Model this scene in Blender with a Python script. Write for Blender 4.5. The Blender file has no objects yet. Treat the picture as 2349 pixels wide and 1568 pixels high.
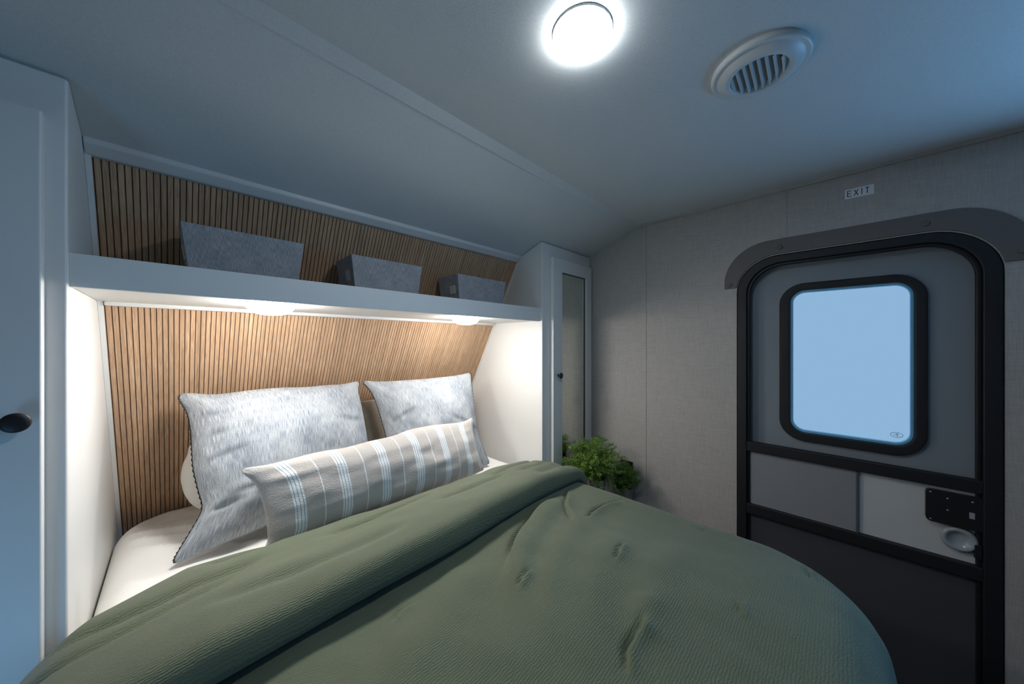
import bpy, bmesh, math, random
import numpy as np
from mathutils import Vector, Matrix
random.seed(7)
SC = bpy.context.scene
C = SC.collection
PI = math.pi

# ---------------------------------------------------------------- materials
MATS = {}
def mat(name, col, rough=0.6, metal=0.0, noise=0.0, nscale=40.0, bump=0.0, bscale=200.0, bdist=0.002, spec=0.5, stretch=None, col2=None):
    m = bpy.data.materials.new(name); m.use_nodes = True
    nt = m.node_tree; b = nt.nodes['Principled BSDF']
    b.inputs['Base Color'].default_value = (*col, 1)
    b.inputs['Roughness'].default_value = rough
    b.inputs['Metallic'].default_value = metal
    b.inputs['Specular IOR Level'].default_value = spec
    tc = nt.nodes.new('ShaderNodeTexCoord'); src = tc.outputs['Object']
    if stretch:
        mp = nt.nodes.new('ShaderNodeMapping'); mp.inputs['Scale'].default_value = stretch
        nt.links.new(src, mp.inputs['Vector']); src = mp.outputs['Vector']
    if noise or col2:
        n = nt.nodes.new('ShaderNodeTexNoise'); n.inputs['Scale'].default_value = nscale; n.inputs['Detail'].default_value = 4
        nt.links.new(src, n.inputs['Vector'])
        r = nt.nodes.new('ShaderNodeMix'); r.data_type = 'RGBA'
        c2 = col2 if col2 else tuple(c*(1-noise) for c in col)
        r.inputs['A'].default_value = (*c2, 1); r.inputs['B'].default_value = (*col, 1)
        rp = nt.nodes.new('ShaderNodeMapRange'); rp.inputs['From Min'].default_value = .35; rp.inputs['From Max'].default_value = .65
        nt.links.new(n.outputs['Fac'], rp.inputs['Value']); nt.links.new(rp.outputs['Result'], r.inputs['Factor'])
        nt.links.new(r.outputs['Result'], b.inputs['Base Color'])
    if bump:
        n2 = nt.nodes.new('ShaderNodeTexNoise'); n2.inputs['Scale'].default_value = bscale; n2.inputs['Detail'].default_value = 3
        nt.links.new(src, n2.inputs['Vector'])
        bp = nt.nodes.new('ShaderNodeBump'); bp.inputs['Strength'].default_value = bump; bp.inputs['Distance'].default_value = bdist
        nt.links.new(n2.outputs['Fac'], bp.inputs['Height']); nt.links.new(bp.outputs['Normal'], b.inputs['Normal'])
    MATS[name] = m
    return m

def emis(name, col, s):
    m = bpy.data.materials.new(name); m.use_nodes = True
    nt = m.node_tree; nt.nodes.clear()
    e = nt.nodes.new('ShaderNodeEmission'); o = nt.nodes.new('ShaderNodeOutputMaterial')
    e.inputs['Color'].default_value = (*col, 1); e.inputs['Strength'].default_value = s
    nt.links.new(e.outputs[0], o.inputs[0]); return m

M_ceil = mat('ceiling_vinyl', (.70,.70,.69), .55, bump=.25, bscale=260, bdist=.001, noise=.06, nscale=180)
M_white = mat('white_satin_cabinet', (.76,.76,.75), .42, bump=.05, bscale=80, bdist=.001)
M_niche = mat('white_panel', (.78,.78,.76), .5, bump=.05, bscale=60, bdist=.001)
M_trim = mat('white_trim', (.66,.66,.65), .4)
M_seam = mat('dark_seam', (.25,.25,.25), .8)
M_black = mat('black_frame', (.010,.010,.012), .55, bump=.1, bscale=300)
M_gasket = mat('rubber_gasket', (.006,.006,.007), .5)
M_knob = mat('black_knob', (.01,.01,.01), .5)
M_mirror = mat('mirror_glass', (.80,.83,.79), .02, metal=1)
M_floor = mat('floor_vinyl', (.12,.10,.09), .5, noise=.3, nscale=8, stretch=(1,8,1))
M_other = mat('plain_wall', (.18,.18,.18), .7)
M_slab = mat('door_slab', (.34,.39,.43), .5, bump=.15, bscale=300)
M_panelL = mat('grey_slider_panel', (.26,.27,.29), .5)
M_panelR = mat('clear_slider_panel', (.55,.57,.58), .4)
M_chrome = mat('screw_metal', (.8,.8,.8), .25, metal=1)
M_gtrim = mat('grey_head_trim', (.15,.135,.128), .6)
M_gbtn = mat('grey_screw_cover', (.13,.12,.115), .5)
M_sticker = mat('sticker_white', (.80,.82,.84), .5)
M_letter = mat('black_lettering', (.01,.01,.01), .6)
M_mattress = mat('white_sheet', (.82,.81,.78), .85, bump=.3, bscale=25, bdist=.006, stretch=(1,2.5,1))
M_pcase = mat('white_pillowcase', (.72,.69,.63), .85, bump=.2, bscale=20, bdist=.004)
M_beige = mat('beige_pillowcase', (.40,.35,.29), .85, bump=.2, bscale=20, bdist=.004)
M_base = mat('bed_base_wood', (.2,.19,.18), .6)
M_pot = mat('taupe_pot', (.24,.21,.185), .7, noise=.25, nscale=60, bump=.3, bscale=90)
M_soil = mat('dark_soil', (.02,.015,.01), .95)
M_stem = mat('fern_stem', (.10,.14,.03), .7)
M_thread = mat('black_stitching', (.02,.02,.025), .8)
M_table = mat('nightstand_white', (.6,.6,.6), .45)
M_jamb = mat('jamb_grey', (.10,.10,.105), .6)
M_clear = mat('clear_cup', (.35,.38,.40), .15)
M_label = mat('small_label', (.35,.35,.38), .5)
M_tag = mat('basket_tag', (.62,.60,.55), .7)

def nodes_of(m): return m.node_tree.nodes, m.node_tree.links

def cloth_mat(name, col, col2, bscale=150, bump=.8, bdist=.003):
    """crinkled seersucker cloth from UVs in metres"""
    m = bpy.data.materials.new(name); m.use_nodes = True
    N, L = nodes_of(m); b = N['Principled BSDF']; b.inputs['Roughness'].default_value = .85
    b.inputs['Specular IOR Level'].default_value = .25
    b.inputs['Sheen Weight'].default_value = .15
    uv = N.new('ShaderNodeUVMap'); uv.uv_map = 'UVMap'
    mp = N.new('ShaderNodeMapping'); mp.inputs['Scale'].default_value = (.6,1.3,1)
    L.new(uv.outputs[0], mp.inputs['Vector'])
    wv = N.new('ShaderNodeTexWave'); wv.wave_type='BANDS'; wv.bands_direction='Y'; wv.inputs['Scale'].default_value=60
    wv.inputs['Distortion'].default_value=5.0; wv.inputs['Detail'].default_value=2; wv.inputs['Detail Scale'].default_value=1.4; wv.inputs['Detail Roughness'].default_value=.6
    L.new(uv.outputs[0], wv.inputs['Vector'])
    n_ = N.new('ShaderNodeTexNoise'); n_.inputs['Scale'].default_value = bscale; n_.inputs['Detail'].default_value = 2
    L.new(mp.outputs[0], n_.inputs['Vector'])
    n = N.new('ShaderNodeMix'); n.data_type='FLOAT'; n.inputs[0].default_value=.55
    L.new(wv.outputs['Fac'], n.inputs[2]); L.new(n_.outputs['Fac'], n.inputs[3])
    n2 = N.new('ShaderNodeTexNoise'); n2.inputs['Scale'].default_value = 3; L.new(uv.outputs[0], n2.inputs['Vector'])
    mx = N.new('ShaderNodeMix'); mx.data_type='RGBA'
    mx.inputs['A'].default_value=(*col,1); mx.inputs['B'].default_value=(*col2,1)
    L.new(n2.outputs['Fac'], mx.inputs['Factor'])
    L.new(mx.outputs['Result'], b.inputs['Base Color'])
    bp = N.new('ShaderNodeBump'); bp.inputs['Strength'].default_value=bump; bp.inputs['Distance'].default_value=bdist
    L.new(n.outputs[0], bp.inputs['Height']); L.new(bp.outputs['Normal'], b.inputs['Normal'])
    return m
M_duvet = cloth_mat('green_seersucker', (.102,.124,.079), (.122,.142,.092), bscale=330, bump=.6, bdist=.0024)

def linen_mat(name, dark, light, su=170, sv=9, warp=.35, bump=.35):
    """streaky linen from 0..1 UVs: noise stretched along v"""
    m = bpy.data.materials.new(name); m.use_nodes = True
    N, L = nodes_of(m); b = N['Principled BSDF']; b.inputs['Roughness'].default_value = .9
    b.inputs['Specular IOR Level'].default_value = .2
    uv = N.new('ShaderNodeUVMap'); uv.uv_map = 'UVMap'
    def tex(scale, sc):
        mp = N.new('ShaderNodeMapping'); mp.inputs['Scale'].default_value = sc
        L.new(uv.outputs[0], mp.inputs['Vector'])
        n = N.new('ShaderNodeTexNoise'); n.inputs['Scale'].default_value = scale; n.inputs['Detail'].default_value = 3
        L.new(mp.outputs[0], n.inputs['Vector']); return n.outputs['Fac']
    a = tex(1, (su, sv, 1)); c = tex(1, (5, 3, 1)); d = tex(1, (60, 300, 1))
    def math_(op, x, y):
        q = N.new('ShaderNodeMath'); q.operation = op
        for i, k in enumerate((x, y)):
            if isinstance(k, (int, float)): q.inputs[i].default_value = k
            else: L.new(k, q.inputs[i])
        return q.outputs[0]
    s = math_('ADD', math_('MULTIPLY', a, .62), math_('ADD', math_('MULTIPLY', c, .22), math_('MULTIPLY', d, .16)))
    mr = N.new('ShaderNodeMapRange'); mr.inputs['From Min'].default_value = .40; mr.inputs['From Max'].default_value = .60
    L.new(s, mr.inputs['Value'])
    mx = N.new('ShaderNodeMix'); mx.data_type='RGBA'
    mx.inputs['A'].default_value=(*dark,1); mx.inputs['B'].default_value=(*light,1)
    L.new(mr.outputs[0], mx.inputs['Factor']); L.new(mx.outputs['Result'], b.inputs['Base Color'])
    bp = N.new('ShaderNodeBump'); bp.inputs['Strength'].default_value=bump; bp.inputs['Distance'].default_value=.0015
    L.new(a, bp.inputs['Height']); L.new(bp.outputs['Normal'], b.inputs['Normal'])
    return m
M_linen = linen_mat('slate_linen', (.16,.19,.235), (.50,.52,.53), su=520, sv=15)
M_basket = linen_mat('grey_linen_weave', (.25,.26,.28), (.43,.435,.45), su=150, sv=12)

def lumbar_mat():
    m = bpy.data.materials.new('striped_taupe_cotton'); m.use_nodes = True
    N, L = nodes_of(m); b = N['Principled BSDF']; b.inputs['Roughness'].default_value = .9
    b.inputs['Specular IOR Level'].default_value = .2
    uv = N.new('ShaderNodeUVMap'); uv.uv_map = 'UVMap'
    sp = N.new('ShaderNodeSeparateXYZ'); L.new(uv.outputs[0], sp.inputs[0])
    def M(op, x, y=0, z=None):
        q = N.new('ShaderNodeMath'); q.operation = op
        for i, k in enumerate((x, y) + ((z,) if z is not None else ())):
            if isinstance(k, (int, float)): q.inputs[i].default_value = k
            else: L.new(k, q.inputs[i])
        return q.outputs[0]
    u = sp.outputs[0]
    ph = M('FRACT', M('DIVIDE', M('SUBTRACT', u, .095-.079), .158))   # bands at ph = .5
    d = M('ABSOLUTE', M('SUBTRACT', ph, .5))
    band = M('LESS_THAN', d, .115)
    line = M('GREATER_THAN', d, .488)
    dk = M('MULTIPLY', band, M('LESS_THAN', M('PINGPONG', M('ADD', d, .0), .035), .0075))
    inr = M('MULTIPLY', M('GREATER_THAN', u, .03), M('LESS_THAN', u, .97))
    white = M('MULTIPLY', M('MAXIMUM', band, line), inr)
    n = N.new('ShaderNodeTexNoise'); n.inputs['Scale'].default_value = 1; n.inputs['Detail'].default_value = 3
    mp = N.new('ShaderNodeMapping'); mp.inputs['Scale'].default_value = (230, 60, 1)
    L.new(uv.outputs[0], mp.inputs['Vector']); L.new(mp.outputs[0], n.inputs['Vector'])
    m0 = N.new('ShaderNodeMix'); m0.data_type='RGBA'
    m0.inputs['A'].default_value=(.33,.31,.295,1); m0.inputs['B'].default_value=(.52,.50,.475,1)
    L.new(n.outputs['Fac'], m0.inputs['Factor'])
    m1 = N.new('ShaderNodeMix'); m1.data_type='RGBA'; L.new(white, m1.inputs['Factor'])
    L.new(m0.outputs['Result'], m1.inputs['A']); m1.inputs['B'].default_value=(.68,.72,.74,1)
    m2 = N.new('ShaderNodeMix'); m2.data_type='RGBA'; L.new(dk, m2.inputs['Factor'])
    L.new(m1.outputs['Result'], m2.inputs['A']); m2.inputs['B'].default_value=(.27,.31,.34,1)
    L.new(m2.outputs['Result'], b.inputs['Base Color'])
    bp = N.new('ShaderNodeBump'); bp.inputs['Strength'].default_value=.7; bp.inputs['Distance'].default_value=.003
    L.new(n.outputs['Fac'], bp.inputs['Height']); L.new(bp.outputs['Normal'], b.inputs['Normal'])
    return m
M_lumbar = lumbar_mat()

def wood_mat():
    m = bpy.data.materials.new('oak_slats'); m.use_nodes = True
    N, L = nodes_of(m); b = N['Principled BSDF']; b.inputs['Roughness'].default_value = .42
    b.inputs['Specular IOR Level'].default_value = .35
    tc = N.new('ShaderNodeTexCoord'); sp = N.new('ShaderNodeSeparateXYZ'); L.new(tc.outputs['Object'], sp.inputs[0])
    q = N.new('ShaderNodeMath'); q.operation='DIVIDE'; L.new(sp.outputs[0], q.inputs[0]); q.inputs[1].default_value = .0125
    fl = N.new('ShaderNodeMath'); fl.operation='FLOOR'; L.new(q.outputs[0], fl.inputs[0])
    wn = N.new('ShaderNodeTexWhiteNoise'); wn.noise_dimensions='1D'; L.new(fl.outputs[0], wn.inputs['W'])
    mp = N.new('ShaderNodeMapping'); mp.inputs['Scale'].default_value=(90,5,5); L.new(tc.outputs['Object'], mp.inputs['Vector'])
    ad = N.new('ShaderNodeVectorMath'); ad.operation='ADD'; L.new(mp.outputs[0], ad.inputs[0]); 
    sc = N.new('ShaderNodeVectorMath'); sc.operation='SCALE'; L.new(wn.outputs['Color'], sc.inputs[0]); sc.inputs['Scale'].default_value=2.0
    L.new(sc.outputs[0], ad.inputs[1])
    n = N.new('ShaderNodeTexNoise'); n.inputs['Scale'].default_value = 2.2; n.inputs['Detail'].default_value=5; n.inputs['Distortion'].default_value=1.5
    L.new(ad.outputs[0], n.inputs['Vector'])
    cr = N.new('ShaderNodeValToRGB'); e = cr.color_ramp.elements
    e[0].position=.3; e[0].color=(.42,.25,.145,1); e[1].position=.7; e[1].color=(.65,.445,.29,1)
    L.new(n.outputs['Fac'], cr.inputs[0])
    hs = N.new('ShaderNodeHueSaturation'); L.new(cr.outputs[0], hs.inputs['Color'])
    mr = N.new('ShaderNodeMapRange'); mr.inputs['To Min'].default_value=.86; mr.inputs['To Max'].default_value=1.1; L.new(wn.outputs['Value'], mr.inputs['Value'])
    L.new(mr.outputs[0], hs.inputs['Value']); L.new(hs.outputs[0], b.inputs['Base Color'])
    return m
M_wood = wood_mat()
M_groove = mat('dark_groove', (.10,.055,.03), .8)

def wallpaper():
    m = bpy.data.materials.new('woven_wallpaper'); m.use_nodes = True
    N, L = nodes_of(m); b = N['Principled BSDF']; b.inputs['Roughness'].default_value = .6
    tc = N.new('ShaderNodeTexCoord')
    outs = []
    for s in ((30, 900, 40), (30, 40, 900)):
        mp = N.new('ShaderNodeMapping'); mp.inputs['Scale'].default_value = s; L.new(tc.outputs['Object'], mp.inputs['Vector'])
        n = N.new('ShaderNodeTexNoise'); n.inputs['Scale'].default_value = .5; n.inputs['Detail'].default_value=2
        L.new(mp.outputs[0], n.inputs['Vector']); outs.append(n.outputs['Fac'])
    a = N.new('ShaderNodeMath'); a.operation='ADD'; L.new(outs[0], a.inputs[0]); L.new(outs[1], a.inputs[1])
    mr = N.new('ShaderNodeMapRange'); mr.inputs['From Min'].default_value=.7; mr.inputs['From Max'].default_value=1.3; L.new(a.outputs[0], mr.inputs['Value'])
    mx = N.new('ShaderNodeMix'); mx.data_type='RGBA'; mx.inputs['A'].default_value=(.38,.355,.33,1); mx.inputs['B'].default_value=(.49,.465,.435,1)
    L.new(mr.outputs[0], mx.inputs['Factor']); L.new(mx.outputs['Result'], b.inputs['Base Color'])
    bp = N.new('ShaderNodeBump'); bp.inputs['Strength'].default_value=.2; bp.inputs['Distance'].default_value=.001
    L.new(a.outputs[0], bp.inputs['Height']); L.new(bp.outputs['Normal'], b.inputs['Normal'])
    return m
M_wallp = wallpaper()

def leaf_mat():
    m = bpy.data.materials.new('fern_green'); m.use_nodes = True
    N, L = nodes_of(m); b = N['Principled BSDF']; b.inputs['Roughness'].default_value = .6
    g = N.new('ShaderNodeNewGeometry'); cr = N.new('ShaderNodeValToRGB'); e = cr.color_ramp.elements
    e[0].color=(.05,.12,.012,1); e[1].color=(.20,.36,.05,1)
    L.new(g.outputs['Random Per Island'], cr.inputs[0]); L.new(cr.outputs[0], b.inputs['Base Color'])
    return m
M_leaf = leaf_mat()

def screen_mat(name, fac, col):
    m = bpy.data.materials.new(name); m.use_nodes = True
    N, L = nodes_of(m); b = N['Principled BSDF']; b.inputs['Base Color'].default_value=(*col,1); b.inputs['Roughness'].default_value=.8
    t = N.new('ShaderNodeBsdfTransparent'); mx = N.new('ShaderNodeMixShader'); mx.inputs[0].default_value = fac
    L.new(t.outputs[0], mx.inputs[1]); L.new(b.outputs[0], mx.inputs[2]); L.new(mx.outputs[0], N['Material Output'].inputs[0])
    return m
M_screen_top = screen_mat('fine_insect_screen', .10, (.05,.05,.05))
M_screen_low = screen_mat('dark_insect_screen', .55, (.07,.07,.08))

M_lamp = emis('lamp_diffuser', (.88,.96,1.0), 1.0)
M_puck = emis('puck_diffuser', (1.0,.965,.92), 1.0)
M_pane = emis('frosted_daylight', (.36,.62,.92), 1.0)
M_fill2 = emis('blue_fill_pane', (.20,.53,1.0), 1.0)  # blue fill glow of the added window in the door wall
M_fill3 = emis('blue_fill_pane_low', (.24,.58,1.0), 2.0)  # blue fill glow of the added low window in the left wall
def strength(m, s): m.node_tree.nodes['Emission'].inputs['Strength'].default_value = s

# ---------------------------------------------------------------- helpers
def obj(name, bm, m, parent=None, smooth=False, bevel=0, mats=None):
    me = bpy.data.meshes.new(name)
    if isinstance(bm, bmesh.types.BMesh):
        bmesh.ops.recalc_face_normals(bm, faces=bm.faces)
        bm.to_mesh(me); bm.free()
    else:
        v, f = bm; me.from_pydata(v, [], f)
    me.materials.append(m)
    for q in (mats or []): me.materials.append(q)
    if smooth:
        for p in me.polygons: p.use_smooth = True
    o = bpy.data.objects.new(name, me); C.objects.link(o)
    if parent: 
        o.parent = parent
        o.matrix_parent_inverse = Matrix.Identity(4)
        w = parent_world(parent); o.location = -w
    if bevel:
        b = o.modifiers.new('bevel', 'BEVEL'); b.width = bevel; b.segments = 3; b.limit_method = 'ANGLE'; b.angle_limit = math.radians(40)
        for p in me.polygons: p.use_smooth = True
        wn = o.modifiers.new('wn', 'WEIGHTED_NORMAL')
    return o
def parent_world(o):
    v = Vector((0,0,0))
    while o: v += o.location; o = o.parent
    return v
def tag(o, label=None, cat=None, group=None, kind=None):
    if label: o['label'] = label
    if cat: o['category'] = cat
    if group: o['group'] = group
    if kind: o['kind'] = kind
    return o
def empty(name, loc=(0,0,0)):
    o = bpy.data.objects.new(name, None); C.objects.link(o); o.location = loc; o.empty_display_size = .05
    return o
def thing(name, loc, label, cat, group=None):
    return tag(empty(name, loc), label, cat, group)
def box(bm, x0, x1, y0, y1, z0, z1):
    vs = [bm.verts.new((x, y, z)) for x in (x0,x1) for y in (y0,y1) for z in (z0,z1)]
    for f in ((0,1,3,2),(4,6,7,5),(0,4,5,1),(2,3,7,6),(0,2,6,4),(1,5,7,3)): bm.faces.new([vs[i] for i in f])
    return vs
def bx(*a):
    bm = bmesh.new(); box(bm, *a); return bm
def poly_prism(pts, axis, a0, a1, holes=()):
    """fill a polygon (with holes) given in the two other axes and extrude it along axis"""
    bm = bmesh.new()
    def P(p, a):
        if axis == 0: return (a, p[0], p[1])
        if axis == 1: return (p[0], a, p[1])
        return (p[0], p[1], a)
    es = []
    for lp in (pts, *holes):
        vs = [bm.verts.new(P(p, a0)) for p in lp]
        es += [bm.edges.new((vs[i], vs[(i+1) % len(vs)])) for i in range(len(vs))]
    bmesh.ops.triangle_fill(bm, edges=es, use_beauty=True)
    r = bmesh.ops.extrude_face_region(bm, geom=bm.faces[:])
    d = Vector(P((0,0), a1)) - Vector(P((0,0), a0))
    bmesh.ops.translate(bm, verts=[g for g in r['geom'] if isinstance(g, bmesh.types.BMVert)], vec=d)
    return bm
def rrect(y0, y1, z0, z1, r, rb=None, n=10):
    """rounded rectangle outline; rb = bottom radius"""
    rb = r if rb is None else rb
    pts = []
    for cy, cz, a0, rr in ((y1, z1, 0, r), (y0, z1, 90, r), (y0, z0, 180, rb), (y1, z0, 270, rb)):
        sx = -1 if cy == y1 else 1; sz = -1 if cz == z1 else 1
        if rr <= 0: pts.append((cy, cz)); continue
        for i in range(n+1):
            a = math.radians(a0 + 90*i/n)
            pts.append((cy + sx*rr + rr*math.cos(a), cz + sz*rr + rr*math.sin(a)))
    return pts
def lathe(bm, prof, c, n=40, axis=2):
    rings = []
    for r, h in prof:
        ring = []
        for i in range(n):
            a = 2*PI*i/n; p = (r*math.cos(a), r*math.sin(a), h)
            if axis == 1: p = (p[0], p[2], p[1])
            if axis == 0: p = (p[2], p[0], p[1])
            ring.append(bm.verts.new((c[0]+p[0], c[1]+p[1], c[2]+p[2])))
        rings.append(ring)
    for a, b in zip(rings, rings[1:]):
        for i in range(n): bm.faces.new((a[i], a[(i+1) % n], b[(i+1) % n], b[i]))
    bm.faces.new(rings[0]); bm.faces.new(rings[-1][::-1])
    return bm
def tube(pts, r, n=6, zig=0):
    bm = bmesh.new(); rings = []
    pts = [Vector(p) for p in pts]
    for i, p in enumerate(pts):
        t = (pts[min(i+1, len(pts)-1)] - pts[max(i-1, 0)]).normalized()
        a = t.orthogonal().normalized(); b = t.cross(a)
        rr = r*(1 + zig*(i % 2))
        rings.append([bm.verts.new(p + rr*(math.cos(2*PI*k/n)*a + math.sin(2*PI*k/n)*b)) for k in range(n)])
    for q, s in zip(rings, rings[1:]):
        # pick the best alignment between rings
        best = min(range(n), key=lambda o: (q[0].co - s[o].co).length)
        for k in range(n): bm.faces.new((q[k], q[(k+1) % n], s[(k+1+best) % n], s[(k+best) % n]))
    bm.faces.new(rings[0]); bm.faces.new(rings[-1])
    return bm
def grid_obj(name, P, m, parent=None, uv=None, smooth=True):
    """P: (nu, nv, 3) numpy array of points"""
    nu, nv = P.shape[:2]
    idx = np.arange(nu*nv).reshape(nu, nv)
    F = np.stack([idx[:-1,:-1], idx[1:,:-1], idx[1:,1:], idx[:-1,1:]], -1).reshape(-1, 4)
    me = bpy.data.meshes.new(name); me.from_pydata(P.reshape(-1,3).tolist(), [], F.tolist())
    if uv is not None:
        ul = me.uv_layers.new(name='UVMap'); U = uv.reshape(-1,2)[F.reshape(-1)]
        ul.data.foreach_set('uv', U.astype(np.float32).ravel())
    me.materials.append(m)
    if smooth: me.polygons.foreach_set('use_smooth', [True]*len(me.polygons))
    o = bpy.data.objects.new(name, me); C.objects.link(o)
    if parent: o.parent = parent; o.location = -parent_world(parent)
    return o

# smooth value noise (numpy)
class VN:
    def __init__(s, seed): s.t = np.random.RandomState(seed).rand(64,64)*2-1
    def __call__(s, x, y):
        xi = np.floor(x).astype(int); yi = np.floor(y).astype(int); fx = x-xi; fy = y-yi
        fx = fx*fx*(3-2*fx); fy = fy*fy*(3-2*fy); g = lambda a, b: s.t[a % 64, b % 64]
        return (g(xi,yi)*(1-fx)+g(xi+1,yi)*fx)*(1-fy) + (g(xi,yi+1)*(1-fx)+g(xi+1,yi+1)*fx)*fy
vn = VN(3); vn2 = VN(11)

# ---------------------------------------------------------------- room
XW = 1.823; XL = -0.66; YB = -2.3; H = 1.96; YF = 1.12; SL, SR = -0.153, 1.352
def panelY(z): return 1.544 - .56*(z - 1.30)      # leaning nose wall
def ceilZ(y): return H if y <= .80 else H - .385*(y - .80)

tag(obj('floor', bx(XL-.05, XW+.1, YB-.05, 2.3, -.05, 0), M_floor), kind='structure')
# ceiling: flat part then a part falling towards the nose
zt = ceilZ(1.45)
cp = [(YB-.05, H), (.80, H), (1.45, zt), (1.45, zt+.04), (.80, H+.04), (YB-.05, H+.04)]
tag(obj('ceiling', poly_prism(cp, 0, XL-.05, XW+.1), M_ceil), kind='structure')
# batten over the ceiling fold
def strip(y0, y1, th):
    return poly_prism([(y0, ceilZ(y0)+.001), (y1, ceilZ(y1)+.001), (y1-.004, ceilZ(y1)-th), (y0+.004, ceilZ(y0)-th)], 0, XL, XW-.001)
tag(obj('trim_1', strip(.795, .835, .0018), M_ceil, bevel=.0015), kind='structure')
# little cove strip where the ceiling meets the door wall
tag(obj('trim_2', bx(XW-.010, XW, YB, .79, H-.012, H+.001), M_wallp), kind='structure')
tag(obj('wall_left', bx(XL-.05, XL, YB, 2.2, 0, H+.05), M_other), kind='structure')
tag(obj('wall_back', bx(XL-.05, XW+.05, YB-.05, YB, 0, H+.05), M_other), kind='structure')
# door wall with door opening and a hole further back for the added fill window
door_o = rrect(-.372, .335, -.01, 1.682, .155, 0, 14)
door_o = [(p[0], max(p[1], .02)) for p in door_o]
fill_hole = rrect(-.98, -.56, .92, 1.62, .07)
wl = [(YB, 0), (2.2, 0), (2.2, H+.05), (YB, H+.05)]
tag(obj('wall_right', poly_prism(wl, 0, XW, XW+.07, holes=(door_o, fill_hole)), M_wallp), kind='structure')
# vertical wallpaper battens
tag(obj('trim_3', bx(XW-.0025, XW+.001, .755, .777, 0, H-.001), M_wallp), kind='structure')
tag(obj('trim_4', bx(XW-.002, XW+.001, .155, .172, 1.75, H-.012), M_wallp), kind='structure')

# slatted nose wall: real slats over a dark backing, one mesh
bm = bmesh.new()
z0, z1 = .45, 1.80
pitch = .0125; nx = int((SR-SL)/pitch)+1
sl = []
for i in range(nx):
    a = SL + i*pitch; b = min(a + pitch - .0017, SR)
    if b <= a: continue
    vs = []
    for x, dd in ((a, 0), (a+.0006, -.0024), (b-.0006, -.0024), (b, 0)):
        for z in (z0, z1): vs.append(bm.verts.new((x, panelY(z)+dd, z)))
    for k in range(3): bm.faces.new((vs[2*k], vs[2*k+1], vs[2*k+3], vs[2*k+2]))
nf = len(bm.faces)
vs = [bm.verts.new((x, panelY(z)+o, z)) for x in (SL, SR) for z in (z0, z1) for o in (.0002, .03)]
for f in ((0,2,6,4),(1,5,7,3),(0,1,3,2),(4,6,7,5),(0,4,5,1),(2,3,7,6)): bm.faces.new([vs[i] for i in f])
w = obj('wall_front', bm, M_wood, mats=[M_groove])
for p in w.data.polygons:
    if p.index >= nf: p.material_index = 1
tag(w, kind='structure')
# crown moulding at the top of the slatted wall
bm = poly_prism([(panelY(1.75)-.014, 1.752), (panelY(1.75)+.004, 1.752), (panelY(1.80)+.01, 1.800), (panelY(1.78)-.020, ceilZ(1.255)+.001), (panelY(1.775)-.022, 1.772)], 0, SL+.001, SR-.001)
tag(obj('trim_5', bm, M_trim, bevel=.003), kind='structure')
# slim edge beads of the slatted wall, lower part
for k, (xa, xb) in enumerate(((SL, SL+.010), (SR-.008, SR))):
    bm = poly_prism([(panelY(.5)-.010, .5), (panelY(.5), .5), (panelY(1.77), 1.77), (panelY(1.77)-.010, 1.77)], 0, xa, xb)
    tag(obj('trim_%d' % (6+k), bm, M_niche), kind='structure')

# ---------------------------------------------------------------- overhead shelf
sh = thing('overhead_shelf', (.6, 1.25, 1.41), 'long white shelf with deep front lip spanning the bed alcove between two tall cabinets', 'shelf')
obj('front_lip', bx(SL, SR, YF+.002, YF+.022, 1.416, 1.486), M_white, sh, bevel=.0015)
obj('shelf_board', poly_prism([(YF+.022, 1.418), (YF+.022, 1.434), (panelY(1.434)-.005, 1.434), (panelY(1.418)-.005, 1.418)], 0, SL+.001, SR-.001), M_niche, sh)
bm = poly_prism([(panelY(1.406)-.018, 1.406), (panelY(1.406)-.006, 1.406), (panelY(1.418)-.006, 1.418), (panelY(1.418)-.018, 1.418)], 0, SL+.012, SR-.010)
obj('rear_cleat', bm, M_trim, sh, bevel=.003)

def puck(x, y, label):
    t = thing('puck_light', (x, y, 1.408), label, 'light', 'round puck lights under the shelf')
    obj('rim', lathe(bmesh.new(), [(.0625, 0), (.063, -.001), (.063, -.002), (.0605, -.0025)], (x, y, 1.4178)), M_trim, t, smooth=True)
    obj('diffuser', lathe(bmesh.new(), [(.0615, -.0022), (.0610, -.006), (.057, -.015), (.049, -.023), (.038, -.029), (.025, -.0325), (.012, -.034), (.003, -.0343)], (x, y, 1.4178)), M_puck, t, smooth=True)
puck(.20, 1.208, 'lit round puck light under the shelf, left of the two, above the large grey cushion')
puck(.93, 1.212, 'lit round puck light under the shelf, right of the two, nearer the mirrored cabinet')

# ---------------------------------------------------------------- tall cabinets
def side_shape(back_gap=.0):
    """profile (y,z) of the side panel: vertical front, leaning back, sloping ceiling"""
    return [(YF, .02), (panelY(.02)-.0, .02), (panelY(1.79), 1.79), (panelY(1.79), ceilZ(panelY(1.79))-.002), (YF, ceilZ(YF)-.003)]
lc = thing('wardrobe_cabinet', (-.4, YF, 0), 'tall white cabinet at the left of the bed with plain door and round black knob', 'cabinet')
obj('side_panel', poly_prism(side_shape(), 0, SL-.020, SL-.0005), M_niche, lc)
fz = ceilZ(YF)-.004
obj('face_frame', poly_prism([(XL+.002, 0.02), (SL+.0005, .02), (SL+.0005, fz), (XL+.002, fz)], 1, YF-.012, YF+.008,
    holes=([(XL+.05, .14), (-.185, .14), (-.185, 1.740), (XL+.05, 1.740)],)), M_white, lc, bevel=.005)
dl = obj('cabinet_door', bx(XL+.04, -.1795, YF-.0345, YF-.0125, .13, 1.746), M_white, lc, bevel=.004)
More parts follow.
